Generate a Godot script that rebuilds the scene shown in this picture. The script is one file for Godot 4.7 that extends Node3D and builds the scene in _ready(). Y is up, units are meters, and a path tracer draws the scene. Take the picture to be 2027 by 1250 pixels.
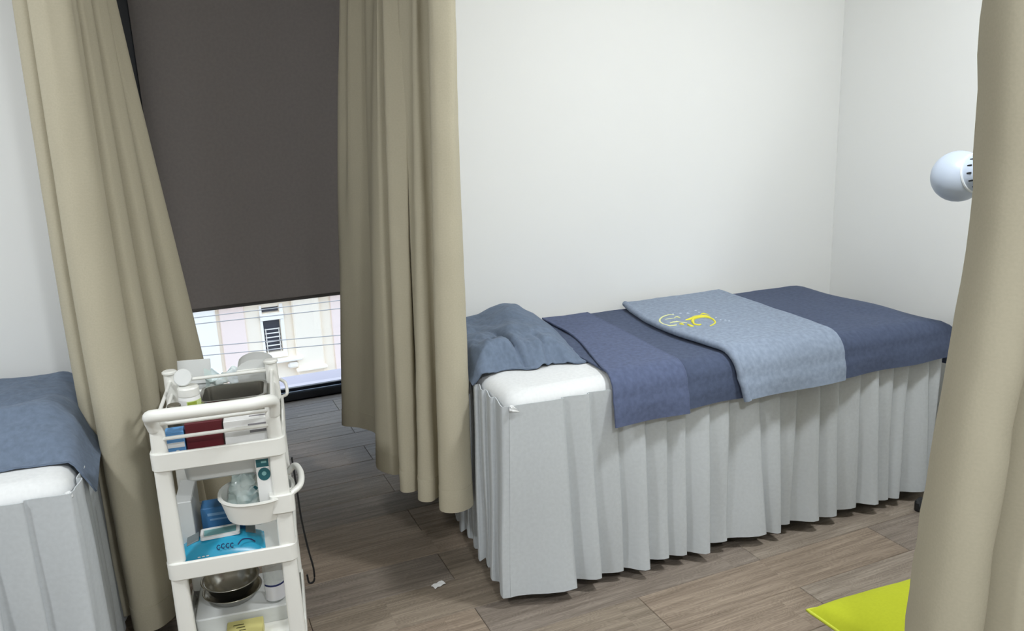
extends Node3D
# A spa treatment room: skirted massage beds, hanging curtains, a white salon trolley and a window with a roller blind.

var M := {}
var taken := {}
var rng := RandomNumberGenerator.new()
var wob := FastNoiseLite.new()

# ---------------------------------------------------------------- naming and tagging
func numbered(called: String) -> String:
	var n: int = taken.get(called, 0)
	taken[called] = n + 1
	return called if n == 0 else "%s_%03d" % [called, n]

func tag(o: Node, label: String, category: String, group := "") -> Node:
	o.set_meta("label", label)
	o.set_meta("category", category)
	if group: o.set_meta("group", group)
	return o

func thing(called: String, label: String, category: String, at := Vector3.ZERO, turn := 0.0, group := "") -> Node3D:
	var o := Node3D.new()
	o.name = numbered(called)
	add_child(o, true)
	o.position = at
	o.rotation.y = turn
	tag(o, label, category, group)
	return o

func put(called: String, st, m: Material, parent: Node, label := "") -> MeshInstance3D:
	var o := MeshInstance3D.new()
	o.name = numbered(called) if parent == self else called
	if st is SurfaceTool:
		st.generate_normals()
		o.mesh = st.commit()
	else:
		o.mesh = st
	o.material_override = m
	o.cast_shadow = GeometryInstance3D.SHADOW_CASTING_SETTING_ON
	parent.add_child(o, true)
	if label: o.set_meta("label", label)
	return o

func struct(called: String, st, m: Material) -> MeshInstance3D:
	var o := put(called, st, m, self)
	o.set_meta("kind", "structure")
	return o

# ---------------------------------------------------------------- mesh helpers
func mb() -> SurfaceTool:
	var st := SurfaceTool.new()
	st.begin(Mesh.PRIMITIVE_TRIANGLES)
	st.set_smooth_group(-1)
	return st

func tri(st: SurfaceTool, a: Vector3, b: Vector3, c: Vector3, ua := Vector2.ZERO, ub := Vector2.ZERO, uc := Vector2.ZERO) -> void:
	st.set_uv(ua); st.add_vertex(a)
	st.set_uv(ub); st.add_vertex(b)
	st.set_uv(uc); st.add_vertex(c)

func quad(st: SurfaceTool, a: Vector3, b: Vector3, c: Vector3, d: Vector3) -> void:
	tri(st, a, b, c)
	tri(st, a, c, d)

func box(st: SurfaceTool, c: Vector3, s: Vector3, b := 0.002, basis := Basis.IDENTITY) -> SurfaceTool:
	# a chamfered box
	st.set_smooth_group(-1)
	var h := s / 2.0
	b = minf(b, minf(h.x, minf(h.y, h.z)) * 0.9)
	var p := func(x: float, y: float, z: float) -> Vector3: return c + basis * Vector3(x, y, z)
	for ax in 3:
		for sg in [-1.0, 1.0]:
			var q := []
			for k in [[-1, -1], [1, -1], [1, 1], [-1, 1]]:
				var v := Vector3.ZERO
				v[ax] = h[ax] * sg
				v[(ax + 1) % 3] = (h[(ax + 1) % 3] - b) * k[0]
				v[(ax + 2) % 3] = (h[(ax + 2) % 3] - b) * k[1]
				q.append(c + basis * v)
			if sg > 0: quad(st, q[0], q[3], q[2], q[1])
			else: quad(st, q[0], q[1], q[2], q[3])
	for ax in 3:
		var u := (ax + 1) % 3
		var w := (ax + 2) % 3
		for su in [-1.0, 1.0]:
			for sw in [-1.0, 1.0]:
				var e := []
				for k in [[-1.0, 0], [1.0, 0], [1.0, 1], [-1.0, 1]]:
					var v := Vector3.ZERO
					v[ax] = (h[ax] - b) * k[0]
					v[u] = (h[u] - (0.0 if k[1] == 0 else b)) * su
					v[w] = (h[w] - (b if k[1] == 0 else 0.0)) * sw
					e.append(c + basis * v)
				if su * sw > 0: quad(st, e[0], e[3], e[2], e[1])
				else: quad(st, e[0], e[1], e[2], e[3])
	for sx in [-1.0, 1.0]:
		for sy in [-1.0, 1.0]:
			for sz in [-1.0, 1.0]:
				var a: Vector3 = p.call(sx * h.x, sy * (h.y - b), sz * (h.z - b))
				var d: Vector3 = p.call(sx * (h.x - b), sy * h.y, sz * (h.z - b))
				var e: Vector3 = p.call(sx * (h.x - b), sy * (h.y - b), sz * h.z)
				if sx * sy * sz > 0: tri(st, a, e, d)
				else: tri(st, a, d, e)
	return st

func rr(w: float, d: float, r: float, y: float, cx := 0.0, cz := 0.0, n := 4) -> PackedVector3Array:
	# a rounded rectangle lying flat
	var out := PackedVector3Array()
	r = minf(r, minf(w, d) * 0.499)
	for q in 4:
		var sx := 1.0 if q == 0 or q == 3 else -1.0
		var sz := 1.0 if q < 2 else -1.0
		for k in n + 1:
			var a := PI / 2 * (q + float(k) / n)
			out.append(Vector3(cx + sx * (w / 2 - r) + cos(a) * r, y, cz + sz * (d / 2 - r) + sin(a) * r))
	return out

func ring(r: float, y: float, n := 24, cx := 0.0, cz := 0.0) -> PackedVector3Array:
	var out := PackedVector3Array()
	for k in n:
		out.append(Vector3(cx + cos(TAU * k / n) * r, y, cz + sin(TAU * k / n) * r))
	return out

func loft(st: SurfaceTool, loops: Array, cap0 := true, cap1 := true, soft := false, xf := Transform3D.IDENTITY) -> SurfaceTool:
	var g := 1
	for i in loops.size() - 1:
		st.set_smooth_group(1 if soft else g)
		g += 1
		var a: PackedVector3Array = loops[i]
		var b: PackedVector3Array = loops[i + 1]
		var n := a.size()
		for k in n:
			var l := (k + 1) % n
			var u0 := float(k) / n
			var u1 := float(k + 1) / n
			var v0 := float(i) / (loops.size() - 1)
			var v1 := float(i + 1) / (loops.size() - 1)
			tri(st, xf * a[k], xf * a[l], xf * b[l], Vector2(u0, v0), Vector2(u1, v0), Vector2(u1, v1))
			tri(st, xf * a[k], xf * b[l], xf * b[k], Vector2(u0, v0), Vector2(u1, v1), Vector2(u0, v1))
	for e in [[cap0, 0, false], [cap1, loops.size() - 1, true]]:
		if e[0]:
			st.set_smooth_group(50 + int(e[1]))
			var a: PackedVector3Array = loops[e[1]]
			var c := Vector3.ZERO
			for p in a: c += p / a.size()
			for k in a.size():
				var l := (k + 1) % a.size()
				if e[2]: tri(st, xf * c, xf * a[k], xf * a[l])
				else: tri(st, xf * c, xf * a[l], xf * a[k])
	return st

func lathe(st: SurfaceTool, prof: Array, n := 24, xf := Transform3D.IDENTITY, soft := false, cap0 := false, cap1 := false) -> SurfaceTool:
	var loops := []
	for p in prof: loops.append(ring(p[0], p[1], n))
	return loft(st, loops, cap0, cap1, soft, xf)

func tube(st: SurfaceTool, pts: Array, r, n := 8, closed := false, caps := true) -> SurfaceTool:
	st.set_smooth_group(1)
	var loops := []
	var m := pts.size()
	var up := Vector3.UP
	for i in m:
		var a: Vector3 = pts[(i - 1 + m) % m] if closed or i > 0 else pts[i]
		var b: Vector3 = pts[(i + 1) % m] if closed or i < m - 1 else pts[i]
		var t := (b - a).normalized()
		var s := t.cross(up)
		if s.length() < 0.1: s = t.cross(Vector3.RIGHT)
		s = s.normalized()
		var w := s.cross(t).normalized()
		var rad: float = r[i] if r is Array else r
		var l := PackedVector3Array()
		for k in n:
			l.append(pts[i] + (s * cos(TAU * k / n) + w * sin(TAU * k / n)) * rad)
		loops.append(l)
	if closed: loops.append(loops[0])
	return loft(st, loops, caps and not closed, caps and not closed, true)

func curve(pts: Array, sub := 6, closed := false) -> Array:
	# Catmull-Rom through 2D or 3D points
	var out := []
	var n := pts.size()
	for i in (n if closed else n - 1):
		var a = pts[(i - 1 + n) % n] if closed or i > 0 else pts[0] * 2.0 - pts[1]
		var b = pts[i]
		var c = pts[(i + 1) % n]
		var d = pts[(i + 2) % n] if closed or i < n - 2 else c * 2.0 - b
		for k in sub:
			out.append(b.cubic_interpolate(c, a, d, float(k) / sub))
	if not closed: out.append(pts[n - 1])
	return out

func sheet(st: SurfaceTool, g: Array, thick: float, uvs := Vector2.ONE) -> SurfaceTool:
	# cloth of real thickness over a grid of points g[i][j]
	var ni := g.size()
	var nj: int = g[0].size()
	var front := []
	var back := []
	for i in ni:
		var f := PackedVector3Array()
		var b := PackedVector3Array()
		for j in nj:
			var du: Vector3 = g[mini(i + 1, ni - 1)][j] - g[maxi(i - 1, 0)][j]
			var dv: Vector3 = g[i][mini(j + 1, nj - 1)] - g[i][maxi(j - 1, 0)]
			var nn := du.cross(dv).normalized() * thick * 0.5
			f.append(g[i][j] + nn)
			b.append(g[i][j] - nn)
		front.append(f)
		back.append(b)
	var uv := func(i: int, j: int) -> Vector2: return Vector2(float(i) / (ni - 1) * uvs.x, float(j) / (nj - 1) * uvs.y)
	for side in 2:
		st.set_smooth_group(1 + side)
		var s: Array = front if side == 0 else back
		for i in ni - 1:
			for j in nj - 1:
				var q := [[i, j], [i + 1, j], [i + 1, j + 1], [i, j + 1]]
				if side == 0: q.reverse()
				for k in [[0, 1, 2], [0, 2, 3]]:
					for v in k:
						st.set_uv(uv.call(q[v][0], q[v][1]))
						st.add_vertex(s[q[v][0]][q[v][1]])
	var rim := []
	for i in ni: rim.append([i, 0])
	for j in range(1, nj): rim.append([ni - 1, j])
	for i in range(ni - 2, -1, -1): rim.append([i, nj - 1])
	for j in range(nj - 2, 0, -1): rim.append([0, j])
	st.set_smooth_group(3)
	for k in rim.size():
		var a: Array = rim[k]
		var b: Array = rim[(k + 1) % rim.size()]
		quad(st, front[a[0]][a[1]], front[b[0]][b[1]], back[b[0]][b[1]], back[a[0]][a[1]])
	return st

# ---------------------------------------------------------------- materials
func mat(c: Color, rough := 0.6, metal := 0.0) -> StandardMaterial3D:
	var m := StandardMaterial3D.new()
	m.albedo_color = c
	m.roughness = rough
	m.metallic = metal
	return m

func rgb8(r: int, g: int, b: int) -> Color:
	return Color(r / 255.0, g / 255.0, b / 255.0)

func noise_tex(freq: float, octaves: int, lo: float, hi: float, size := 512, kind := FastNoiseLite.TYPE_SIMPLEX_SMOOTH) -> NoiseTexture2D:
	var n := FastNoiseLite.new()
	n.seed = 7
	n.noise_type = kind
	n.frequency = freq
	n.fractal_octaves = octaves
	var t := NoiseTexture2D.new()
	t.width = size
	t.height = size
	t.seamless = true
	t.noise = n
	var g := Gradient.new()
	g.set_color(0, Color(lo, lo, lo))
	g.set_color(1, Color(hi, hi, hi))
	t.color_ramp = g
	return t

func cloth(c: Color, scale: float, lo: float, relief: float, sheen := 0.0) -> StandardMaterial3D:
	var m := mat(c, 0.95)
	m.albedo_texture = M.mottle if lo < 0.9 else M.soft_mottle
	m.uv1_triplanar = true
	m.uv1_scale = Vector3.ONE * scale
	m.metallic_specular = 0.25
	if relief > 0.0:
		m.heightmap_enabled = true
		m.heightmap_texture = M.grain
		m.heightmap_scale = relief
	if sheen > 0.0:
		m.rim_enabled = true
		m.rim = sheen
		m.rim_tint = 0.6
	return m

func wood_image() -> ImageTexture:
	# one square metre of grey-brown oak, the grain running along u
	var n1 := FastNoiseLite.new(); n1.seed = 3; n1.frequency = 0.012; n1.fractal_octaves = 4
	var n2 := FastNoiseLite.new(); n2.seed = 11; n2.frequency = 0.006; n2.fractal_octaves = 2
	var n3 := FastNoiseLite.new(); n3.seed = 19; n3.frequency = 0.05; n3.fractal_octaves = 3
	var w := 1024
	var h := 1024
	var img := Image.create(w, h, false, Image.FORMAT_RGB8)
	for y in h:
		for x in w:
			var warp := n2.get_noise_2d(x * 0.9, y * 2.2) * 60.0
			var fibre := n3.get_noise_2d(x * 0.07, y * 5.0)
			var broad := n1.get_noise_2d(x * 0.16, y * 2.6)
			var rings := sin((y + warp * 1.9) * 0.30 + broad * 5.0)
			var t := 0.50 + broad * 0.34 + fibre * 0.30 + rings * 0.07
			img.set_pixel(x, y, Color(0.415, 0.375, 0.335).lerp(Color(0.68, 0.635, 0.58), clampf(t, 0.0, 1.0)))
	img.generate_mipmaps()
	return ImageTexture.create_from_image(img)

func make_materials() -> void:
	M.mottle = noise_tex(0.035, 5, 0.84, 1.0)
	M.soft_mottle = noise_tex(0.03, 4, 0.955, 1.0)
	M.grain = noise_tex(0.25, 3, 0.0, 1.0)
	M.wall = mat(rgb8(238, 239, 237), 0.75)
	M.ceiling = mat(rgb8(240, 240, 238), 0.9)
	var wood := wood_image()
	M.planks = []
	for c in [Color(1, 1, 1), Color(0.93, 0.93, 0.94), Color(1.0, 0.975, 0.95), Color(0.96, 0.95, 0.93)]:
		var m := mat(c, 0.42)
		m.albedo_texture = wood
		m.metallic_specular = 0.3
		M.planks.append(m)
	M.subfloor = mat(rgb8(58, 50, 44), 0.9)
	M.curtain = cloth(rgb8(186, 179, 158), 9.0, 0.95, 0.0)
	M.curtain.backlight_enabled = true
	M.curtain.backlight = Color(0.10, 0.095, 0.08)
	M.spread = cloth(rgb8(82, 92, 116), 2.5, 0.7, 0.0, 0.5)
	M.runner = cloth(rgb8(94, 104, 133), 2.5, 0.7, 0.0, 0.5)
	M.towel = cloth(rgb8(146, 159, 178), 2.5, 0.7, 0.0, 0.5)
	M.pillow = cloth(rgb8(114, 128, 148), 2.5, 0.7, 0.0, 0.5)
	M.skirt = cloth(rgb8(196, 201, 204), 4.0, 0.95, 0.0)
	M.sheet = cloth(rgb8(226, 228, 228), 4.0, 0.95, 0.0)
	M.sheet.roughness = 0.6
	M.yellow_thread = mat(rgb8(222, 214, 60), 0.6)
	M.pale_thread = mat(rgb8(226, 228, 160), 0.6)
	M.white_thread = mat(rgb8(196, 206, 222), 0.6)
	M.plastic = mat(rgb8(236, 236, 230), 0.35)
	M.plastic_cool = mat(rgb8(214, 216, 214), 0.4)
	M.steel = mat(rgb8(198, 196, 190), 0.24, 1.0)
	M.black = mat(rgb8(24, 25, 28), 0.45)
	M.frame = mat(rgb8(30, 34, 40), 0.4)
	M.blind = cloth(rgb8(178, 171, 166), 3.0, 0.95, 0.0)
	M.blind.backlight_enabled = true
	M.blind.backlight = Color(1.0, 0.99, 0.97)
	M.glass = mat(Color(0.95, 0.97, 1.0, 0.06), 0.0)
	M.glass.transparency = BaseMaterial3D.TRANSPARENCY_ALPHA
	M.clear = mat(Color(0.86, 0.89, 0.89, 0.3), 0.05)
	M.clear.transparency = BaseMaterial3D.TRANSPARENCY_ALPHA
	M.bag = mat(Color(0.86, 0.93, 0.92, 0.45), 0.2)
	M.bag.transparency = BaseMaterial3D.TRANSPARENCY_ALPHA
	M.lamp_head = mat(rgb8(188, 200, 217), 0.35)
	M.glow = mat(Color(1, 1, 1), 0.5)
	M.glow.emission_enabled = true
	M.glow.emission = Color(1, 0.98, 0.95)
	M.glow.emission_energy_multiplier = 3.0
	M.facade = mat(rgb8(252, 238, 216), 0.9)
	M.facade_pink = mat(rgb8(250, 228, 216), 0.9)
	M.facade_white = mat(rgb8(254, 248, 238), 0.9)
	M.pane_dark = mat(rgb8(52, 58, 76), 0.3)
	M.wire = mat(rgb8(168, 164, 160), 0.7)
	M.ledge = mat(rgb8(196, 184, 188), 0.6)
	M.lime = cloth(rgb8(176, 184, 46), 6.0, 0.95, 0.0, 0.2)
	M.lime_pipe = mat(rgb8(184, 192, 56), 0.8)
	M.maroon = mat(rgb8(98, 30, 38), 0.45)
	M.blue_card = mat(rgb8(104, 160, 214), 0.5)
	M.paper = mat(rgb8(240, 240, 238), 0.7)
	M.ink_grey = mat(rgb8(138, 136, 140), 0.7)
	M.ink_navy = mat(rgb8(24, 36, 92), 0.5)
	M.teal = mat(rgb8(34, 96, 104), 0.5)
	M.teal_pale = mat(rgb8(132, 182, 182), 0.5)
	M.wipes = mat(rgb8(52, 168, 206), 0.25)
	M.wipes_dark = mat(rgb8(44, 120, 136), 0.3)
	M.blue_box = mat(rgb8(62, 116, 164), 0.5)
	M.beige_cloth = cloth(rgb8(176, 170, 146), 6.0, 0.95, 0.0)
	M.green_label = mat(rgb8(150, 168, 60), 0.5)
	M.leaf_label = mat(rgb8(206, 222, 150), 0.5)
	M.olive = mat(rgb8(142, 132, 30), 0.5)
	M.red_cap = mat(rgb8(196, 44, 70), 0.4)
	M.label = mat(rgb8(222, 222, 228), 0.5)
	M.yellow_box = mat(rgb8(212, 204, 132), 0.6)

# ---------------------------------------------------------------- view, sky, lamps
func view_and_light() -> void:
	var cam := Camera3D.new()
	cam.name = "camera"
	cam.position = Vector3(0, 1.5, 0)
	cam.rotation_order = EULER_ORDER_YXZ
	cam.rotation_degrees = Vector3(-13.6, -23.0, -2.4)
	cam.keep_aspect = Camera3D.KEEP_HEIGHT
	cam.fov = rad_to_deg(2.0 * atan(625.0 / 1600.0))
	cam.near = 0.05
	cam.far = 200.0
	add_child(cam)
	cam.current = true
	var sky := ProceduralSkyMaterial.new()
	sky.sky_top_color = Color(0.80, 0.89, 1.0)
	sky.sky_horizon_color = Color(0.93, 0.96, 1.0)
	sky.ground_bottom_color = Color(0.55, 0.54, 0.53)
	sky.ground_horizon_color = Color(0.8, 0.8, 0.8)
	sky.sky_energy_multiplier = 1.65
	sky.ground_energy_multiplier = 1.0
	var e := Environment.new()
	e.background_mode = Environment.BG_SKY
	e.sky = Sky.new()
	e.sky.sky_material = sky
	e.tonemap_mode = Environment.TONE_MAPPER_LINEAR
	e.tonemap_exposure = 1.0
	e.sdfgi_enabled = true
	e.ssao_enabled = true
	e.ssil_enabled = true
	var we := WorldEnvironment.new()
	we.name = "environment"
	we.environment = e
	add_child(we)
	# flush ceiling lamps, all above the frame
	for s in LAMPS:
		var t := thing("ceiling_lamp", s[2], "ceiling lamp", Vector3(s[0].x, CEIL, s[0].y), 0.0, "flush lamps on the ceiling")
		put("housing", loft(mb(), [rr(0.26, 0.26, 0.03, 0.0), rr(0.26, 0.26, 0.03, -0.028), rr(0.23, 0.23, 0.02, -0.03), rr(0.23, 0.23, 0.02, -0.02)]), M.plastic, t)
		put("diffuser", box(mb(), Vector3(0, -0.023, 0), Vector3(0.228, 0.006, 0.228), 0.001), M.glow, t)
		var l := AreaLight3D.new()
		l.name = "lamp_light"
		l.area_size = Vector2(0.22, 0.22)
		l.area_normalize_energy = true
		l.light_energy = s[1]
		l.light_color = Color(0.968, 0.985, 1.0)
		l.area_range = 12.0
		l.area_attenuation = 2.0
		l.shadow_enabled = true
		l.rotation_degrees = Vector3(-90, 0, 0)
		l.position = Vector3(0, -0.034, 0)
		t.add_child(l)

const CEIL := 2.65
const WALL_Z := -2.9
const WIN_Z := -4.5
var LAMPS := [
	[Vector2(0.45, 0.55), 4.3, "square white flush ceiling lamp above the aisle behind the camera"],
	[Vector2(1.78, -1.3), 3.9, "square white flush ceiling lamp above the bed cubicle by the side wall"],
	[Vector2(-1.2, -1.3), 3.5, "square white flush ceiling lamp above the left bed cubicle"],
]

# ---------------------------------------------------------------- room
func slab(a: Vector3, b: Vector3) -> SurfaceTool:
	return box(mb(), (a + b) / 2.0, (b - a).abs(), 0.001)

func room() -> void:
	var x0 := -2.7
	var x1 := 2.9
	var z1 := 1.6
	# floor: a dark bed and one mesh for each plank
	var fl := Node3D.new()
	fl.name = "floor"
	fl.set_meta("kind", "structure")
	add_child(fl)
	put("underlay", slab(Vector3(x0 - 0.1, -0.16, WIN_Z - 0.1), Vector3(x1 + 0.1, -0.012, z1 + 0.1)), M.subfloor, fl)
	var pw := 0.187
	var pl := 0.978
	var shapes := {}
	var z := -1.785
	while z > WIN_Z - 0.001: z -= pw
	var row := 0
	row = int(round((z + 1.785) / pw))
	while z < z1:
		var shift := 1.234 if posmod(row, 2) == 0 else 1.234 - pl / 2
		if row == 0: shift = 1.234 - pl / 2   # the row nearer than the joint line at -1.785
		var odd := posmod(row, 2)
		shift = 1.234 - pl / 2 if odd == 0 else 1.234
		var x := shift - pl * 5
		while x < x1:
			var a := maxf(x, x0)
			var b := minf(x + pl, x1)
			var za := maxf(z, WIN_Z)
			var zb := minf(z + pw, z1)
			if b - a > 0.02 and zb - za > 0.02:
				var vr := rng.randi_range(0, 4)
				var uo := rng.randi_range(0, 3)
				var key := "%.3f_%.3f_%d_%d" % [b - a, zb - za, vr, uo]
				if not shapes.has(key): shapes[key] = plank(b - a, zb - za, vr, uo)
				var o := put("plank", shapes[key], M.planks[rng.randi_range(0, 3)], fl)
				o.position = Vector3(a, 0, za)
			x += pl
		z += pw
		row += 1
	struct("ceiling", slab(Vector3(x0 - 0.1, CEIL, WIN_Z - 0.15), Vector3(x1 + 0.1, CEIL + 0.12, z1 + 0.1)), M.ceiling)
	struct("wall_right", slab(Vector3(x1, -0.01, WIN_Z - 0.15), Vector3(x1 + 0.1, CEIL, z1 + 0.1)), M.wall)
	struct("wall_left", slab(Vector3(x0 - 0.1, -0.01, WIN_Z - 0.15), Vector3(x0, CEIL, z1 + 0.1)), M.wall)
	struct("wall_front", slab(Vector3(x0, -0.01, z1), Vector3(x1, CEIL, z1 + 0.1)), M.wall)
	struct("wall_back", slab(Vector3(0.97, 0, WALL_Z - 0.1), Vector3(x1, CEIL, WALL_Z)), M.wall)
	struct("wall_back_left", slab(Vector3(x0, 0, WALL_Z - 0.1), Vector3(-0.2, CEIL, WALL_Z)), M.wall)
	# the outer wall with the window opening
	var wl := -0.1
	var wr := 1.3
	var st := mb()
	box(st, Vector3((x0 + wl) / 2, CEIL / 2, WIN_Z - 0.075), Vector3(wl - x0, CEIL, 0.15), 0.001)
	box(st, Vector3((x1 + wr) / 2, CEIL / 2, WIN_Z - 0.075), Vector3(x1 - wr, CEIL, 0.15), 0.001)
	box(st, Vector3((wl + wr) / 2, 2.58, WIN_Z - 0.075), Vector3(wr - wl, 0.14, 0.15), 0.001)
	struct("wall_window", st, M.wall)
	var w := Node3D.new()
	w.name = "window_1"
	w.set_meta("kind", "structure")
	add_child(w)
	st = mb()
	box(st, Vector3(wl + 0.06, 1.26, WIN_Z - 0.04), Vector3(0.12, 2.5, 0.07), 0.004)
	box(st, Vector3(wr - 0.035, 1.26, WIN_Z - 0.05), Vector3(0.07, 2.5, 0.07), 0.004)
	box(st, Vector3((wl + wr) / 2, 2.475, WIN_Z - 0.05), Vector3(wr - wl, 0.07, 0.07), 0.004)
	box(st, Vector3((wl + wr) / 2, 0.022, WIN_Z - 0.05), Vector3(wr - wl, 0.044, 0.09), 0.004)
	put("window_frame", st, M.frame, w)
	put("track_rail", box(mb(), Vector3((wl + wr) / 2, 0.046, WIN_Z - 0.018), Vector3(wr - wl - 0.14, 0.010, 0.012), 0.002), mat(rgb8(120, 130, 142), 0.35, 0.6), w)
	put("bottom_rail", box(mb(), Vector3((wl + wr) / 2, 0.052, WIN_Z - 0.06), Vector3(wr - wl - 0.14, 0.02, 0.03), 0.003), M.frame, w)
	put("pane", box(mb(), Vector3((wl + wr) / 2, 1.26, WIN_Z - 0.06), Vector3(wr - wl - 0.14, 2.36, 0.006), 0.0005), M.glass, w)
	put("outer_sill", box(mb(), Vector3((wl + wr) / 2, -0.01, WIN_Z - 0.235), Vector3(wr - wl + 0.2, 0.1, 0.27), 0.006), M.ledge, w)
	# roller blind
	var b := thing("roller_blind", "dark taupe roller blind drawn most of the way down the window", "blind", Vector3(0.62, 0.585, WIN_Z + 0.045))
	var g := []
	for i in 21:
		var r := []
		for j in 13:
			var u := float(i) / 20
			var v := float(j) / 12
			r.append(Vector3(lerpf(-0.64, 0.64, u), 0.02 + v * 1.93, wob.get_noise_2d(u * 60, v * 50) * 0.004))
		g.append(r)
	put("blind_fabric", sheet(mb(), g, 0.002), M.blind, b)
	put("bottom_bar", box(mb(), Vector3(0, 0.012, 0), Vector3(1.285, 0.018, 0.010), 0.004), mat(rgb8(112, 107, 103), 0.6), b)
	put("roller", lathe(mb(), [[0.022, -0.645], [0.022, 0.645]], 16, Transform3D(Basis(Vector3.FORWARD, PI / 2), Vector3(0, 1.96, -0.01)), false, true, true), M.plastic_cool, b)

func plank(l: float, w: float, band: int, off: int) -> ArrayMesh:
	# a board with small bevels, its grain taken from a band of the wood picture
	var st := mb()
	var e := 0.0007
	var bv := 0.0016
	var uv := func(p: Vector3) -> Vector2: return Vector2(p.x + off * 0.37 + band * 0.13, p.z + band * 0.2)
	var lo := -0.011
	var o := [Vector3(e, lo, e), Vector3(l - e, lo, e), Vector3(l - e, lo, w - e), Vector3(e, lo, w - e)]
	var m := []
	var t := []
	for p in o:
		m.append(Vector3(p.x, -bv, p.z))
		t.append(Vector3(p.x + (bv if p.x < l / 2 else -bv), 0, p.z + (bv if p.z < w / 2 else -bv)))
	for k in 4:
		var n := (k + 1) % 4
		for q in [[o[k], o[n], m[n], m[k]], [m[k], m[n], t[n], t[k]]]:
			tri(st, q[0], q[2], q[1], uv.call(q[0]), uv.call(q[2]), uv.call(q[1]))
			tri(st, q[0], q[3], q[2], uv.call(q[0]), uv.call(q[3]), uv.call(q[2]))
	tri(st, t[0], t[1], t[2], uv.call(t[0]), uv.call(t[1]), uv.call(t[2]))
	tri(st, t[0], t[2], t[3], uv.call(t[0]), uv.call(t[2]), uv.call(t[3]))
	st.generate_normals()
	return st.commit()

# ---------------------------------------------------------------- across the street
func outside() -> void:
	var f := thing("facade", "cream house front across the street with mouldings and a louvred window", "building", Vector3(1.5, -5.0, -12.0))
	var T := func(x: float, y: float, z := 0.0) -> Vector3: return Vector3(x - 1.5, y + 5.0, z)
	# wall built around the two window openings
	var st := mb()
	var wx0 := 1.138; var wx1 := 1.380
	for r in [[-7.0, wx0, -5.0, 3.5], [wx1, 9.0, -5.0, 3.5], [wx0, wx1, -5.0, -1.70], [wx0, wx1, -1.21, -1.095], [wx0, wx1, -1.01, 3.5]]:
		box(st, T.call((r[0] + r[1]) / 2, (r[2] + r[3]) / 2, -0.15), Vector3(r[1] - r[0], r[3] - r[2], 0.3), 0.0005)
	put("wall", st, M.facade, f)
	var win := put("window", box(mb(), T.call(1.259, -1.455, -0.12), Vector3(0.242, 0.49, 0.02), 0.0), M.pane_dark, f)
	for k in 6:
		put("louvre_bar", box(mb(), T.call(1.262, -1.352 - k * 0.062, -0.04), Vector3(0.215, 0.014, 0.02), 0.002), M.facade_white, win)
	for x in [1.168, 1.356]:
		put("louvre_stile", box(mb(), T.call(x, -1.52, -0.04), Vector3(0.012, 0.36, 0.02), 0.002), M.facade_white, win)
	put("transom_window", box(mb(), T.call(1.259, -1.05, -0.1), Vector3(0.242, 0.085, 0.02), 0.0), M.pane_dark, f)
	st = mb()
	for r in [[1.10, 1.135, -1.76, -0.97], [1.383, 1.435, -1.76, -0.97], [1.10, 1.435, -1.77, -1.705], [1.10, 1.435, -1.20, -1.105]]:
		var deep := 0.05 if r[1] - r[0] > 0.2 else 0.036
		box(st, T.call((r[0] + r[1]) / 2, (r[2] + r[3]) / 2, deep / 2), Vector3(r[1] - r[0], r[3] - r[2], deep), 0.006)
	put("window_surround", st, M.facade_white, f)
	put("sill", box(mb(), T.call(1.30, -1.82, 0.06), Vector3(0.66, 0.05, 0.14), 0.015), M.facade_white, f)
	put("bracket", box(mb(), T.call(1.50, -1.92, 0.04), Vector3(0.16, 0.09, 0.1), 0.03), M.facade_white, f)
	put("bracket", box(mb(), T.call(1.08, -1.92, 0.04), Vector3(0.16, 0.09, 0.1), 0.03), M.facade_white, f)
	for x in [0.30, 1.76, 3.1, -1.2]:
		put("pilaster", box(mb(), T.call(x, -0.8, 0.04), Vector3(0.40, 8.4, 0.08), 0.02), M.facade_white if x < 1 else M.facade, f)
		put("capital", box(mb(), T.call(x, -2.0, 0.09), Vector3(0.46, 0.05, 0.12), 0.015), M.facade, f)
	for x in [0.72, 2.3]:
		put("panel", box(mb(), T.call(x, -1.5, 0.015), Vector3(0.34, 1.6, 0.03), 0.01), M.facade_pink, f)
	put("cornice", box(mb(), T.call(1.0, -0.86, 0.08), Vector3(12.0, 0.07, 0.16), 0.03), M.facade_white, f)
	put("base_moulding", box(mb(), T.call(1.0, -2.5, 0.08), Vector3(12.0, 0.12, 0.16), 0.03), M.facade_pink, f)
	var road := struct("street_ground", slab(Vector3(-8, -5.2, -12.5), Vector3(10, -5.0, -5.2)), mat(rgb8(150, 148, 145), 0.9))
	road.set_meta("label", "pale street below the window")
	var words := ["uppermost", "second", "third", "lowest"]
	var k := 0
	for y in [[-0.19, -0.194], [-0.254, -0.277], [-0.484, -0.553], [-0.572, -0.642]]:
		var pts := []
		for i in 13:
			var x := lerpf(-6, 8, i / 12.0)
			pts.append(Vector3(x, lerpf(y[0], y[1], (x - 0.3) / 1.2) * 0.0 + y[0] + (y[1] - y[0]) * clampf((x - 0.3) / 1.2, -1.5, 2.5), -8))
		var o := put("overhead_wire", tube(mb(), pts, 0.0045, 6), M.wire, self)
		tag(o, "thin grey overhead wire crossing the house front, %s of four" % words[k], "wire", "overhead wires")
		k += 1

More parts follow.
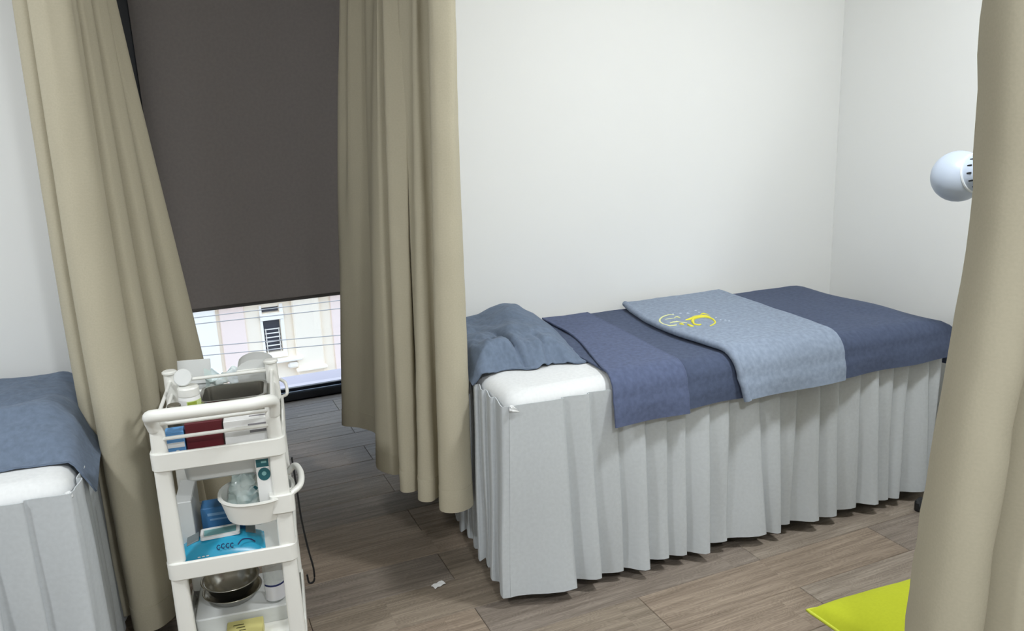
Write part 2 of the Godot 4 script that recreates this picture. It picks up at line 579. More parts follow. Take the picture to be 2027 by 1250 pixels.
# ---------------------------------------------------------------- curtains
func curtain(label: String, bottom: Array, top: Array, yb: float, yt: float, warp: Callable) -> Node3D:
	var pb := curve(bottom, 7)
	var pt := curve(top, 7)
	var n := pb.size()
	var base := Vector3(pb[n / 2].x, yb, pb[n / 2].y)
	var t := thing("curtain", label, "curtain", base, 0.0, "beige cubicle curtains")
	var rows := 46
	var at := func(i: int, y: float) -> Vector3:
		var v := (y - yb) / (yt - yb)
		var p: Vector2 = pb[i].lerp(pt[i], v)
		var q := Vector3(p.x, y, p.y)
		var u := float(i) / (n - 1)
		q.x += wob.get_noise_3d(u * 160, y * 14, base.x * 50) * 0.010
		q.z += wob.get_noise_3d(u * 160, y * 14, base.x * 50 + 90) * 0.010
		# small creases across the cloth
		q.z += wob.get_noise_3d(u * 260, y * 420, base.x * 50 + 30) * 0.006
		q += warp.call(u, y)
		return q - base
	var g := []
	var hem := []
	for i in n:
		var r := []
		for j in rows: r.append(at.call(i, lerpf(yb + 0.075, yt, float(j) / (rows - 1))))
		g.append(r)
		var h := []
		for j in 4: h.append(at.call(i, lerpf(yb, yb + 0.078, j / 3.0)))
		hem.append(h)
	put("curtain_cloth", sheet(mb(), g, 0.003), M.curtain, t)
	put("hem", sheet(mb(), hem, 0.0055), M.curtain, t)
	var tr := []
	for i in range(0, n, 6): tr.append(at.call(i, yt) + Vector3(0, 0.012, 0))
	tr = [tr[0], tr[tr.size() - 1]]
	var d: Vector3 = tr[1] - tr[0]
	put("ceiling_track", box(mb(), (tr[0] + tr[1]) / 2.0, Vector3(d.length() + 0.2, 0.024, 0.03), 0.003, Basis(Vector3.UP, -atan2(d.z, d.x))), M.plastic, t)
	return t

func curtains() -> void:
	var yt := CEIL - 0.024
	# middle curtain, between the aisle and the bed
	var b := [Vector2(0.87, -2.62), Vector2(0.885, -2.50), Vector2(0.83, -2.455), Vector2(0.768, -2.49), Vector2(0.80, -2.60), Vector2(0.755, -2.575), Vector2(0.718, -2.615), Vector2(0.765, -2.72), Vector2(0.72, -2.69), Vector2(0.682, -2.72), Vector2(0.735, -2.86), Vector2(0.69, -2.87), Vector2(0.655, -2.97), Vector2(0.72, -3.14), Vector2(0.75, -3.32), Vector2(0.70, -3.43), Vector2(0.635, -3.50), Vector2(0.67, -3.56)]
	for i in b.size(): b[i] *= 0.95
	var t := []
	for i in b.size():
		var u := float(i) / (b.size() - 1)
		var c := Vector2(0.92, -2.50).lerp(Vector2(0.80, -3.02), u)
		var s := 1.0 if i % 2 == 0 else -1.0
		if i < 3: s *= 0.3
		t.append((c + Vector2(0.9, 0.3).normalized() * s * 0.028) * 0.95)
	t[1] = Vector2(0.870, -2.34); t[2] = Vector2(0.84, -2.30); t[3] = Vector2(0.81, -2.33)
	curtain("beige curtain hanging in folds between the window and the skirted bed", b, t, 0.245, yt, func(u: float, y: float) -> Vector3:
		var k := clampf((y - 0.9) / 1.2, 0.0, 1.0)
		return Vector3(0.012, 0, 0.006) * sin(u * TAU * 11.0) * k + Vector3(-0.035, 0, -0.02) * sin(clampf(y / 2.6, 0, 1) * PI) * u)
	# left curtain, beside the trolley
	b = [Vector2(-0.20, -2.66), Vector2(-0.266, -2.60), Vector2(-0.282, -2.545), Vector2(-0.262, -2.505), Vector2(-0.222, -2.515), Vector2(-0.238, -2.435), Vector2(-0.222, -2.395), Vector2(-0.17, -2.395), Vector2(-0.126, -2.44), Vector2(-0.115, -2.50), Vector2(-0.15, -2.585), Vector2(-0.09, -2.585), Vector2(-0.055, -2.65), Vector2(-0.085, -2.735), Vector2(-0.02, -2.72), Vector2(0.02, -2.77), Vector2(-0.01, -2.85), Vector2(0.07, -2.83), Vector2(0.125, -2.88), Vector2(0.12, -2.96)]
	t = [Vector2(-0.20, -2.62), Vector2(-0.235, -2.58), Vector2(-0.25, -2.535), Vector2(-0.232, -2.505), Vector2(-0.20, -2.51), Vector2(-0.215, -2.45), Vector2(-0.20, -2.42), Vector2(-0.17, -2.42), Vector2(-0.135, -2.45), Vector2(-0.13, -2.49), Vector2(-0.165, -2.54), Vector2(-0.115, -2.54), Vector2(-0.112, -2.59), Vector2(-0.15, -2.64), Vector2(-0.105, -2.65), Vector2(-0.10, -2.70), Vector2(-0.145, -2.73), Vector2(-0.115, -2.74), Vector2(-0.11, -2.80), Vector2(-0.13, -2.84)]
	curtain("beige curtain flaring out behind the white trolley beside the left bed", b, t, 0.07, yt, func(u: float, y: float) -> Vector3:
		var bulge := sin(clampf(y / 2.6, 0, 1) * PI)
		return Vector3(lerpf(-0.028, 0.0, u), 0, 0.0) * bulge + Vector3(0.006, 0, 0.002) * sin(u * TAU * 13.0) * clampf((y - 1.1) / 1.0, 0.0, 1.0))
	# near curtain at the right edge of the view
	b = [Vector2(1.46, -1.26), Vector2(1.41, -1.20), Vector2(1.378, -1.12), Vector2(1.395, -1.06), Vector2(1.435, -1.05), Vector2(1.468, -1.10), Vector2(1.472, -1.15), Vector2(1.485, -1.07), Vector2(1.53, -1.0), Vector2(1.61, -0.97), Vector2(1.68, -1.02), Vector2(1.70, -1.12)]
	for i in 18: b.append(Vector2(1.74 + i * 0.06, [-1.03, -0.98, -1.03, -1.12][i % 4]))
	t = []
	for i in b.size(): b[i] = Vector2(b[i].x + 0.062, b[i].y) * 0.79
	for i in b.size(): t.append(Vector2(1.165 + (b[i].x - 1.105) * 0.92, -0.86 + (b[i].y + 0.85) * 0.75))
	curtain("beige curtain close to the camera at the right edge of the view", b, t, 0.06, yt, func(u: float, y: float) -> Vector3:
		return Vector3(0.020 * sin(clampf(y / 2.4, 0, 1) * PI) + (maxf(0.0, y - 1.65) * 0.2 + maxf(0.0, y - 1.96) * 0.43) * (1.0 - u) + 0.014 + 0.009 * smoothstep(0.5, 1.1, y) + 0.032 * exp(-pow((y - 1.28) / 0.28, 2)), 0, 0))

# ---------------------------------------------------------------- beds
const BED_W := 0.76
const TOP_Y := 0.70

func skirt_grid(xt: Array, xb: Array, y0: float, y1: float, deep: float) -> Array:
	# knife pleats along x, facing +z: every panel starts recessed and ends proud
	var g := []
	var n := xt.size() - 1
	for i in n:
		var prof := [[0.0, 0.05], [0.12, 0.06], [0.32, 0.26], [0.55, 0.62], [0.78, 0.93], [0.95, 1.0], [1.0, 0.92], [0.99, 0.30]]
		for k in prof.size():
			var col := []
			var amp := 0.75 + 0.35 * sin(i * 2.3 + 0.7)
			for j in 15:
				var v := j / 14.0            # 0 top, 1 bottom
				var a := lerpf(xt[i], xb[i], v)
				var c := lerpf(xt[i + 1], xb[i + 1], v)
				var f: float = prof[k][0]
				var d: float = prof[k][1]
				# towards the hem the sharp pleat opens into a rounder wave
				var round_d := 0.5 - 0.5 * cos(f * PI * 1.15)
				d = lerpf(d, maxf(d * 0.8, round_d * 0.9), v)
				var z := 0.004 + d * lerpf(0.013, deep * amp, pow(v, 1.25))
				z += sin(v * 7.0 + i * 1.7) * 0.003 * v
				col.append(Vector3(lerpf(a, c, f), lerpf(y1, y0 + 0.006 * sin(i * 1.9), v), z))
			g.append(col)
	return g

func bed(label: String, at: Vector3, turn: float, length: float, side: float, front: Array) -> Node3D:
	# side +1: the bed runs to +x from its corner, -1: to -x
	var t := thing("massage_bed", label, "bed", at, turn, "skirted massage beds")
	var cx := side * length / 2
	var cz := -BED_W / 2
	var y1 := TOP_Y
	var loops := []
	for p in [[0.0, 0.56], [0.0, 0.645], [0.004, 0.668], [0.014, 0.685], [0.030, 0.696], [0.055, 0.700]]:
		loops.append(rr(length - p[0] * 2, BED_W - p[0] * 2, 0.05, p[1], cx, cz, 5))
	var mt := mb()
	loft(mt, loops, true, true, true)
	put("mattress", mt, M.sheet, t, "white sheeted mattress")
	# seam roll where the skirt is sewn on
	var sk := mb()
	var g := skirt_grid(front[0], front[1], 0.042, 0.672, 0.055)
	if side < 0:
		for col in g:
			for j in col.size(): col[j] = Vector3(-length + col[j].x, col[j].y, col[j].z)
	sheet(sk, g, 0.003)
	put("skirt_front", sk, M.skirt, t, "grey pleated front of the bed skirt")
	# the two end skirts, from the back corner to the front corner
	for e in 2:
		var xs := [0.0]
		var w := 0.0
		while w < BED_W - 0.05:
			w += rng.randf_range(0.062, 0.085)
			xs.append(minf(w, BED_W))
		xs[xs.size() - 1] = BED_W
		var ge := skirt_grid(xs, xs, 0.045, 0.672, 0.026)
		var st := mb()
		for col in ge:
			for j in col.size():
				var v: Vector3 = col[j]
				var flare := 0.02 * (1.0 - v.y / 0.7) * smoothstep(0.4, 1.0, v.x / BED_W)
				if e == 0: col[j] = Vector3(-v.z - flare, v.y, -BED_W + v.x) if side > 0 else Vector3(-length - v.z, v.y, -BED_W + v.x)
				else: col[j] = Vector3(length + v.z, v.y, -v.x) if side > 0 else Vector3(v.z + flare, v.y, -v.x)
		if e == 0: ge.append(g[0])
		else: ge.push_front(g[g.size() - 1])
		sheet(st, ge, 0.003)
		put("skirt_end", st, M.skirt, t, "grey pleated end of the bed skirt")
	# puckered corner of the fitted sheet
	var kx := 0.004 if side > 0 else -0.004
	var kn := mb()
	for k in 5:
		var a := k * 1.3
		tube(kn, [Vector3(kx, 0.674, 0.008), Vector3(kx + side * 0.007 * cos(a), 0.672 - 0.003 * k, 0.014), Vector3(kx + side * (0.010 + 0.004 * k), 0.674 - 0.005 * k, 0.014)], [0.0025, 0.004, 0.0012], 6)
	put("corner_pucker", kn, M.sheet, t)
	# steel frame underneath
	put("bed_frame", box(mb(), Vector3(cx, 0.53, cz), Vector3(length - 0.08, 0.06, BED_W - 0.08), 0.005), M.black, t)
	for sx in [0.12, length - 0.12]:
		for sz in [-0.1, -BED_W + 0.1]:
			put("leg", box(mb(), Vector3(side * sx, 0.25, sz), Vector3(0.05, 0.5, 0.05), 0.006), M.black, t)
	return t

func drape(x_left: Callable, x_right: Callable, y_hem: float, off: float, nx: int, ns: int, seed_z: float, lump := 0.003, back := 0.0) -> Array:
	# cloth over the bed in the bed's own frame: flat on top, round the front edge, down to the hem
	var r := 0.055
	var flat := BED_W - r - back + 0.016
	var arc := r * PI / 2
	var down := (TOP_Y - r) - y_hem
	var total := flat + arc + down
	var g := []
	for i in nx + 1:
		var col := []
		for j in ns + 1:
			var v := float(j) / ns
			var s := v * total
			var x: float = lerpf(x_left.call(v), x_right.call(v), float(i) / nx)
			var p: Vector3
			var nn: Vector3
			if s < flat:
				p = Vector3(x, TOP_Y, -BED_W + back + s)
				nn = Vector3.UP
			elif s < flat + arc:
				var a := (s - flat) / r
				nn = Vector3(0, cos(a), sin(a))
				p = Vector3(x, TOP_Y - r, -r + 0.016) + nn * r
			else:
				nn = Vector3(0, 0, 1)
				p = Vector3(x, TOP_Y - r - (s - flat - arc), 0.016)
			var hang := clampf((s - flat - arc) / maxf(down, 0.01), 0.0, 1.0)
			var o := off + lump * (wob.get_noise_3d(x * 240, s * 170, seed_z) + 0.6) + smoothstep(0.0, 0.35, hang) * 0.008 + hang * (0.010 + 0.006 * sin(x * 19.0 + seed_z))
			col.append(p + nn * o)
		g.append(col)
	return g

func lay(called: String, label: String, at: Transform3D) -> Node3D:
	var t := thing(called, label, "towel")
	t.transform = at
	return t

func pillow_grid(side: float) -> Array:
	# towel thrown over a head pillow: plan corners in the bed's frame, heights above the mattress
	var fl := Vector2(-0.026, -0.235); var fr := Vector2(0.36, -0.195)
	var bl := Vector2(-0.026, -0.75); var br := Vector2(0.47, -0.74)
	var g := []
	var nu := 60
	var nv := 56
	for i in nu + 1:
		var col := []
		for j in nv + 1:
			var u := float(i) / nu
			var v := float(j) / nv               # 0 back, 1 front
			var p := bl.lerp(br, u).lerp(fl.lerp(fr, u), v)
			var du := minf(smoothstep(0.0, 0.16, u), smoothstep(0.0, 0.30, 1.0 - u))
			var dv := minf(smoothstep(0.0, 0.10, v), smoothstep(0.0, 0.15, 1.0 - v))
			var h := 0.066 * sqrt(du * dv)
			# the pillow's far corner stands up
			h += 0.026 * exp(-(pow((u - 0.62) / 0.17, 2) + pow((v - 0.16) / 0.22, 2))) * du
			h += 0.012 * exp(-pow((u - 0.55) / 0.3, 2)) * dv * du
			# creases gathering at the front
			var c1 := absf(u - 0.40 - (v - 0.75) * 0.25)
			h -= 0.026 * exp(-pow(c1 / 0.024, 2)) * smoothstep(0.45, 0.75, v) * (1.0 - smoothstep(0.95, 1.0, v))
			var c2 := absf(u - 0.66 - (v - 0.85) * 0.12)
			h -= 0.010 * exp(-pow(c2 / 0.02, 2)) * smoothstep(0.62, 0.8, v)
			var c3 := absf(v - 0.93 + 0.1 * (u - 0.4))
			h += 0.010 * exp(-pow(c3 / 0.03, 2)) * exp(-pow((u - 0.42) / 0.13, 2))
			h += 0.022 * wob.get_noise_3d(p.x * 240, p.y * 240, 4.0) * clampf(du * dv * 2.0, 0.15, 1.0)
			h += 0.018 * wob.get_noise_3d(p.x * 800, p.y * 330, 14.0) * smoothstep(0.5, 0.8, v)
			p.y += 0.014 * sin(u * 15.0) * smoothstep(0.7, 1.0, v)
			# the end towards the aisle hangs a little over the edge of the bed
			var y := TOP_Y + 0.006 + maxf(h, 0.0)
			if u < 0.06: y -= (0.06 - u) / 0.06 * 0.035
			col.append(Vector3(p.x * side, y, p.y))
		g.append(col)
	return g

func beds() -> void:
	var fx := [0.87, 1.043, 1.131, 1.227, 1.325, 1.409, 1.481, 1.575, 1.654, 1.768, 1.863, 1.942, 2.037, 2.124, 2.224, 2.305, 2.381, 2.46, 2.552, 2.628]
	var fb := [0.845, 1.057, 1.150, 1.242, 1.325, 1.410, 1.481, 1.563, 1.652, 1.804, 1.866, 1.928, 2.032, 2.126, 2.233, 2.314, 2.385, 2.435, 2.56, 2.600]
	for i in fx.size():
		fx[i] -= 0.868
		fb[i] -= 0.868
	var at := Vector3(0.868, 0, -2.105)
	var turn := deg_to_rad(-1.3)
	var len := 1.765
	bed("massage bed with grey pleated skirt and white sheet, along the back wall", at, turn, len, 1.0, [fx, fb])
	var X := Transform3D(Basis(Vector3.UP, turn), at)
	# bedspread, its far end dropping over the foot of the bed
	var lump := lay("bedspread", "large dark blue bedspread covering the bed out to its foot", X)
	var g := drape(func(_v: float) -> float: return 0.36, func(_v: float) -> float: return len + 0.16, 0.570, 0.007, 70, 60, 3.0, 0.004)
	for col in g:
		for j in col.size():
			var p: Vector3 = col[j]
			var over := p.x - (len - 0.05)
			if over > 0.0:
				var a := minf(over / 0.055, PI / 2)
				var x := len - 0.05 + sin(a) * 0.09
				var drop := (1.0 - cos(a)) * 0.055 + maxf(0.0, over - 0.0864)
				col[j] = Vector3(x + 0.01 * sin(p.z * 14.0), minf(p.y, TOP_Y + 0.006 - drop), minf(p.z, 0.05 - 0.012 * sin(a)))
	put("cloth", sheet(mb(), g, 0.005), M.spread, lump)
	# runner towel near the pillow
	var run := lay("blue_runner", "blue towel laid across the bed next to the covered pillow", X)
	g = drape(func(v: float) -> float: return lerpf(0.46, 0.335, smoothstep(0.2, 1.0, v)), func(v: float) -> float: return lerpf(0.66, 0.60, v), 0.560, 0.016, 30, 60, 21.0, 0.003)
	put("cloth", sheet(mb(), g, 0.006), M.runner, run)
	var gl := []
	var gr := []
	for j in g[0].size():
		gl.append(g[0][j])
		gr.append(g[g.size() - 1][j])
	put("edge_binding", tube(mb(), gl, 0.0045, 6), M.runner, run)
	put("edge_binding", tube(mb(), gr, 0.0040, 6), M.runner, run)
	# folded towel with the emblem
	var tw := lay("folded_towel", "lighter grey-blue folded towel with a yellow embroidered emblem", X)
	var xl := func(v: float) -> float: return 0.835 - 0.07 * sin(v * PI) * (1.0 - v * 0.3) - 0.02 * v
	var xr := func(v: float) -> float: return lerpf(1.31, 1.235, v)
	g = drape(xl, xr, 0.572, 0.031, 40, 60, 37.0, 0.005)
	put("upper_fold", sheet(mb(), g, 0.012), M.towel, tw)
	var edge := []
	for j in g[0].size(): edge.append(g[0][j] + Vector3(0.004, -0.003, 0))
	put("rolled_fold", tube(mb(), edge, 0.0125, 10), M.towel, tw)
	var g2 := drape(func(v: float) -> float: return xl.call(v) + 0.02, func(v: float) -> float: return xr.call(v) - 0.012, 0.580, 0.0175, 30, 50, 37.0, 0.004)
	put("lower_fold", sheet(mb(), g2, 0.008), M.towel, tw)
	emblem(tw, X, g)
	# covered pillow
	var pl := lay("covered_pillow", "lumpy head pillow under a grey-blue towel on the right bed", X)
	pl.set_meta("category", "pillow")
	put("towel_cover", sheet(mb(), pillow_grid(1.0), 0.005), M.pillow, pl)
	# the other bed, mostly outside the frame
	var lx := []
	for i in 21: lx.append(1.8 * i / 20.0 + (0.0 if i in [0, 20] else rng.randf_range(-0.015, 0.015)))
	var at2 := Vector3(-0.288, 0, -2.09)
	bed("massage bed with grey pleated skirt, cut off by the left edge", at2, 0.0, 1.8, -1.0, [lx, lx])
	var X2 := Transform3D(Basis.IDENTITY, at2)
	var pl2 := lay("covered_pillow", "dark grey-blue towel over a pillow on the left bed", X2)
	pl2.set_meta("category", "pillow")
	put("towel_cover", sheet(mb(), left_pillow_grid(), 0.005), M.pillow, pl2)

func left_pillow_grid() -> Array:
	var g := []
	var nu := 70
	var nv := 56
	for i in nu + 1:
		var col := []
		for j in nv + 1:
			var u := float(i) / nu              # 0 the aisle end, 1 towards the wall on the left
			var v := float(j) / nv              # 0 back, 1 front
			var p := Vector2(lerpf(0.040, -0.85, u), lerpf(-0.755, -0.10 - 0.03 * sin(u * 6.0), v))
			var du := smoothstep(0.02, 0.13, u)
			var dv := minf(smoothstep(0.0, 0.08, v), smoothstep(0.02, 0.42, 1.0 - v))
			var h := 0.085 * sqrt(du * dv)
			h += 0.010 * exp(-pow((v - 0.62 - 0.06 * sin(u * 7.0)) / 0.06, 2)) * du
			h += 0.020 * wob.get_noise_3d(p.x * 200, p.y * 260, 9.0) * clampf(du * dv * 2.0, 0.1, 1.0)
			h += 0.007 * wob.get_noise_3d(p.x * 600, p.y * 600, 19.0) * smoothstep(0.3, 0.7, v)
			var y := TOP_Y + 0.006 + maxf(h, 0.0)
			if u < 0.05: y -= (0.05 - u) / 0.05 * 0.06 * (0.5 + v)
			col.append(Vector3(p.x, y, p.y))
		g.append(col)
	return g

func emblem(parent: Node3D, X: Transform3D, g: Array) -> void:
	var inv := X.affine_inverse()
	# design units along the towel, laid on its top side
	var at := func(p: Vector2) -> Vector3:
		var q := Vector2(1.752, -2.4876) + (p.x - 1000.0) / 500.0 * Vector2(0.1159, 0.0749) + (p.y - 500.0) / 100.0 * Vector2(-0.0646, 0.092)
		var l := inv * Vector3(q.x, 0, q.y)
		var best := 9.0
		var y := 0.735
		for i in range(0, g.size(), 2):
			for j in range(0, 48, 2):
				var d: float = Vector2(g[i][j].x - l.x, g[i][j].z - l.z).length_squared()
				if d < best:
					best = d
					y = g[i][j].y
		return Vector3(l.x, y + 0.0065, l.z)
	var stroke := func(pts: Array, r, m: Material, closed := false) -> void:
		var w := []
		for p in curve(pts, 5, closed): w.append(at.call(p))
		var rad = r
		if r is Array:
			rad = []
			for k in w.size():
				var f: float = float(k) / (w.size() - 1) * (r.size() - 1)
				rad.append(0.75 * lerpf(r[int(f)], r[mini(int(f) + 1, r.size() - 1)], f - int(f)))
		put("embroidery", tube(mb(), w, rad, 6, closed), m, parent)
	var ell := func(c: Vector2, rx: float, ry: float, a0: float, a1: float, n := 14) -> Array:
		var out := []
		for k in n + 1:
			var a := deg_to_rad(lerpf(a0, a1, float(k) / n))
			out.append(c + Vector2(cos(a) * rx, sin(a) * ry))
		return out
	stroke.call(ell.call(Vector2(865, 520), 152, 74, 60, 285), [0.003, 0.0055, 0.004, 0.002], M.pale_thread)
	stroke.call(ell.call(Vector2(1300, 540), 150, 66, -190, 60, 18), [0.006, 0.010, 0.0065, 0.0045, 0.003], M.yellow_thread)
	stroke.call([Vector2(1060, 522), Vector2(1120, 512), Vector2(1190, 480), Vector2(1300, 458), Vector2(1400, 462)], [0.003, 0.008, 0.009, 0.006, 0.002], M.yellow_thread)
	stroke.call([Vector2(1160, 520), Vector2(1170, 570), Vector2(1230, 582), Vector2(1260, 575)], [0.006, 0.006, 0.004], M.yellow_thread)
	stroke.call([Vector2(980, 572), Vector2(1010, 575), Vector2(1040, 580)], [0.004, 0.007, 0.003], M.yellow_thread)
	stroke.call([Vector2(1090, 578), Vector2(1125, 596), Vector2(1165, 600)], [0.005, 0.008, 0.003], M.yellow_thread)
	stroke.call([Vector2(855, 556), Vector2(900, 545), Vector2(965, 540)], [0.002, 0.0045, 0.002], M.pale_thread)
	stroke.call([Vector2(915, 482), Vector2(950, 480), Vector2(990, 494)], [0.002, 0.005, 0.002], M.pale_thread)
	stroke.call([Vector2(790, 505), Vector2(870, 495), Vector2(925, 490)], [0.0015, 0.0025, 0.0015], M.pale_thread)
	stroke.call([Vector2(1265, 440), Vector2(1310, 428), Vector2(1380, 440)], [0.002, 0.005, 0.002], M.yellow_thread)
	stroke.call([Vector2(940, 532), Vector2(1010, 552), Vector2(1080, 556)], [0.002, 0.003, 0.002], M.pale_thread)
	for d in [[980, 432, 30], [1078, 430, 34], [1240, 412, 16], [1190, 388, 30], [1575, 524, 24], [1622, 541, 22], [1462, 482, 20], [880, 440, 20], [1520, 515, 18]]:
		stroke.call([Vector2(d[0], d[1]), Vector2(d[0] + d[2] / 2.0, d[1] - 2), Vector2(d[0] + d[2], d[1])], [0.002, 0.003, 0.002], M.white_thread)

# ---------------------------------------------------------------- trolley
func tray(w: float, d: float, y0: float, y1: float, depth: float, cz: float) -> SurfaceTool:
	return loft(mb(), [rr(w - 0.006, d - 0.006, 0.022, y0, 0, cz), rr(w, d, 0.024, y0 + 0.003, 0, cz), rr(w, d, 0.024, y1 - 0.003, 0, cz), rr(w - 0.004, d - 0.004, 0.022, y1, 0, cz), rr(w - 0.014, d - 0.014, 0.018, y1, 0, cz), rr(w - 0.016, d - 0.016, 0.017, y1 - depth, 0, cz)])

func trolley() -> void:
	var at := Vector3(0.080, 0, -2.307)
	var turn := deg_to_rad(-7.5)
	var t := thing("salon_trolley", "white plastic three-tier trolley with a rounded push handle", "trolley", at, turn)
	var w := 0.335
	var d := 0.375
	var cz := 0.02
	var fz := 0.185
	var bz := -0.145
	var px := 0.142
	var X := Transform3D(Basis(Vector3.UP, turn), at)
	# three trays
	for s in [[0.662, 0.712, 0.042], [0.352, 0.402, 0.040], [0.075, 0.125, 0.040]]:
		put("tray", tray(w, d, s[0], s[1], s[2], cz), M.plastic, t)
	# deep bin under the upper tray
	put("under_bin", loft(mb(), [rr(0.226, 0.25, 0.02, 0.592, 0.02, 0.0), rr(0.238, 0.262, 0.02, 0.597, 0.02, 0.0), rr(0.25, 0.275, 0.02, 0.664, 0.02, 0.0)]), M.plastic_cool, t)
	# legs and upper posts
	for sx in [-1.0, 1.0]:
		for z in [fz, bz]:
			for s in [[0.400, 0.664], [0.124, 0.354]]:
				put("leg", loft(mb(), [rr(0.045, 0.032, 0.01, s[0], sx * px, z), rr(0.041, 0.030, 0.009, s[1], sx * px, z)]), M.plastic, t)
			var top := 0.815 if z > 0 else 0.822
			put("post", loft(mb(), [rr(0.040, 0.030, 0.012, 0.700, sx * px, z), rr(0.034, 0.028, 0.012, top, sx * px, z)]), M.plastic, t)
			if z < 0:
				put("post_cap", lathe(mb(), [[0.006, 0.833], [0.017, 0.832], [0.021, 0.829], [0.021, 0.824], [0.015, 0.820]], 16, Transform3D(Basis.IDENTITY, Vector3(sx * px, 0, z)), false, true, true), M.plastic, t)
			var c := put("caster", lathe(mb(), [[0.008, -0.011], [0.026, -0.011], [0.029, -0.006], [0.029, 0.006], [0.026, 0.011], [0.008, 0.011]], 16, Transform3D(Basis(Vector3.FORWARD, PI / 2), Vector3(sx * px, 0.029, z)), false, true, true), M.black, t)
			put("caster_fork", box(mb(), Vector3(sx * px, 0.058, z), Vector3(0.034, 0.036, 0.03), 0.004), M.plastic_cool, c)
	# push handle: a thick bar bending back into the posts
	var hp := curve([Vector3(-px - 0.004, 0.775, fz + 0.004), Vector3(-px - 0.008, 0.806, fz + 0.020), Vector3(-px, 0.824, fz + 0.050), Vector3(-px + 0.04, 0.828, fz + 0.062), Vector3(0, 0.828, fz + 0.064), Vector3(px - 0.05, 0.828, fz + 0.062), Vector3(px - 0.012, 0.826, fz + 0.046), Vector3(px + 0.006, 0.812, fz + 0.018), Vector3(px + 0.004, 0.775, fz + 0.004)], 6)
	put("push_handle", tube(mb(), hp, 0.0165, 12), M.plastic, t)
	for y in [0.787, 0.747]:
		put("rail", tube(mb(), [Vector3(-px, y, fz + 0.008), Vector3(px, y, fz + 0.008)], 0.0052, 8), M.plastic, t)
		for sx in [-1.0, 1.0]:
			put("rail", tube(mb(), [Vector3(sx * px, y + 0.004, fz), Vector3(sx * px, y + 0.014, bz)], 0.0052, 8), M.plastic, t)
		put("rail", tube(mb(), [Vector3(-px, y + 0.012, bz), Vector3(px, y + 0.012, bz)], 0.0052, 8), M.plastic, t)
	# clip-on cup basket at the right front leg
	var bk := put("side_basket", loft(mb(), [rr(0.13, 0.13, 0.06, 0.468, 0.076, 0.125, 7), rr(0.165, 0.165, 0.075, 0.478, 0.076, 0.125, 7), rr(0.195, 0.185, 0.085, 0.535, 0.076, 0.125, 7), rr(0.205, 0.195, 0.09, 0.540, 0.076, 0.125, 7), rr(0.203, 0.193, 0.09, 0.545, 0.076, 0.125, 7), rr(0.185, 0.175, 0.08, 0.543, 0.076, 0.125, 7), rr(0.158, 0.158, 0.07, 0.482, 0.076, 0.125, 7)]), M.plastic, t)
	put("basket_clip", loft(mb(), [rr(0.064, 0.05, 0.014, 0.500, px, fz), rr(0.064, 0.05, 0.014, 0.548, px, fz)]), M.plastic, bk)
	put("basket_grip", tube(mb(), curve([Vector3(0.165, 0.543, 0.19), Vector3(0.192, 0.552, 0.16), Vector3(0.196, 0.566, 0.11), Vector3(0.182, 0.570, 0.065), Vector3(0.160, 0.545, 0.05)], 5), 0.009, 8), M.plastic, bk)

	# --- things on the top tray; every one stands on the tray floor at 0.670
	var F := 0.671
	var pan := thing("steel_pan", "deep rectangular stainless steel pan on the top of the trolley", "pan", X * Vector3(0.035, F, -0.055), turn)
	put("pan_body", loft(mb(), [rr(0.150, 0.125, 0.02, 0.0), rr(0.168, 0.142, 0.024, 0.1), rr(0.182, 0.156, 0.026, 0.102), rr(0.182, 0.156, 0.026, 0.105), rr(0.165, 0.139, 0.022, 0.1045), rr(0.147, 0.122, 0.018, 0.003)]), M.steel, pan)
	put("pan_divider", box(mb(), Vector3(0.0, 0.05, 0.03), Vector3(0.15, 0.07, 0.002), 0.0005), M.steel, pan)
	var bo := thing("lotion_bottle", "white round bottle with a flip cap and green leaf label", "bottle", X * Vector3(-0.077, F, 0.012), turn)
	put("bottle_body", lathe(mb(), [[0.026, 0.0], [0.029, 0.004], [0.029, 0.120], [0.026, 0.135], [0.022, 0.142]], 24, Transform3D.IDENTITY, false, true, true), M.paper, bo)
	put("neck_cap", lathe(mb(), [[0.0275, 0.128], [0.0285, 0.131], [0.0285, 0.150], [0.026, 0.154]], 24, Transform3D.IDENTITY, false, true, true), M.plastic, bo)
	put("flip_lid", lathe(mb(), [[0.022, 0.0], [0.024, 0.002], [0.024, 0.009], [0.022, 0.011]], 24, Transform3D(Basis(Vector3.RIGHT, deg_to_rad(68)) * Basis.IDENTITY, Vector3(-0.010, 0.176, -0.012)).rotated_local(Vector3.UP, 0.3), false, true, true), M.plastic_cool, bo, "open disc lid")
	put("label", arc_patch(0.0293, 0.035, 0.118, -10, 95), M.leaf_label, bo, "pale green label")
	put("label_leaf", arc_patch(0.0296, 0.035, 0.085, 35, 100), M.olive, bo, "olive fruit print")
	put("label_leaf", arc_patch(0.0297, 0.092, 0.116, -5, 42), M.green_label, bo, "green leaf print")
	var jar := thing("glass_jar", "small dark glass jar behind the left end of the trolley handle", "jar", X * Vector3(-0.113, F, 0.055), turn)
	put("jar_body", lathe(mb(), [[0.020, 0.0], [0.023, 0.004], [0.023, 0.085], [0.016, 0.098], [0.016, 0.105]], 20, Transform3D.IDENTITY, false, true, true), mat(rgb8(74, 72, 62), 0.12), jar)
	put("jar_lid", lathe(mb(), [[0.018, 0.103], [0.018, 0.118], [0.015, 0.121]], 20, Transform3D.IDENTITY, false, true, true), mat(rgb8(120, 116, 104), 0.3, 0.6), jar)
	carton("maroon_carton", "maroon card box standing behind the trolley front rails", X, Vector3(-0.035, F, 0.128), Vector3(0.092, 0.094, 0.05), turn, M.maroon)
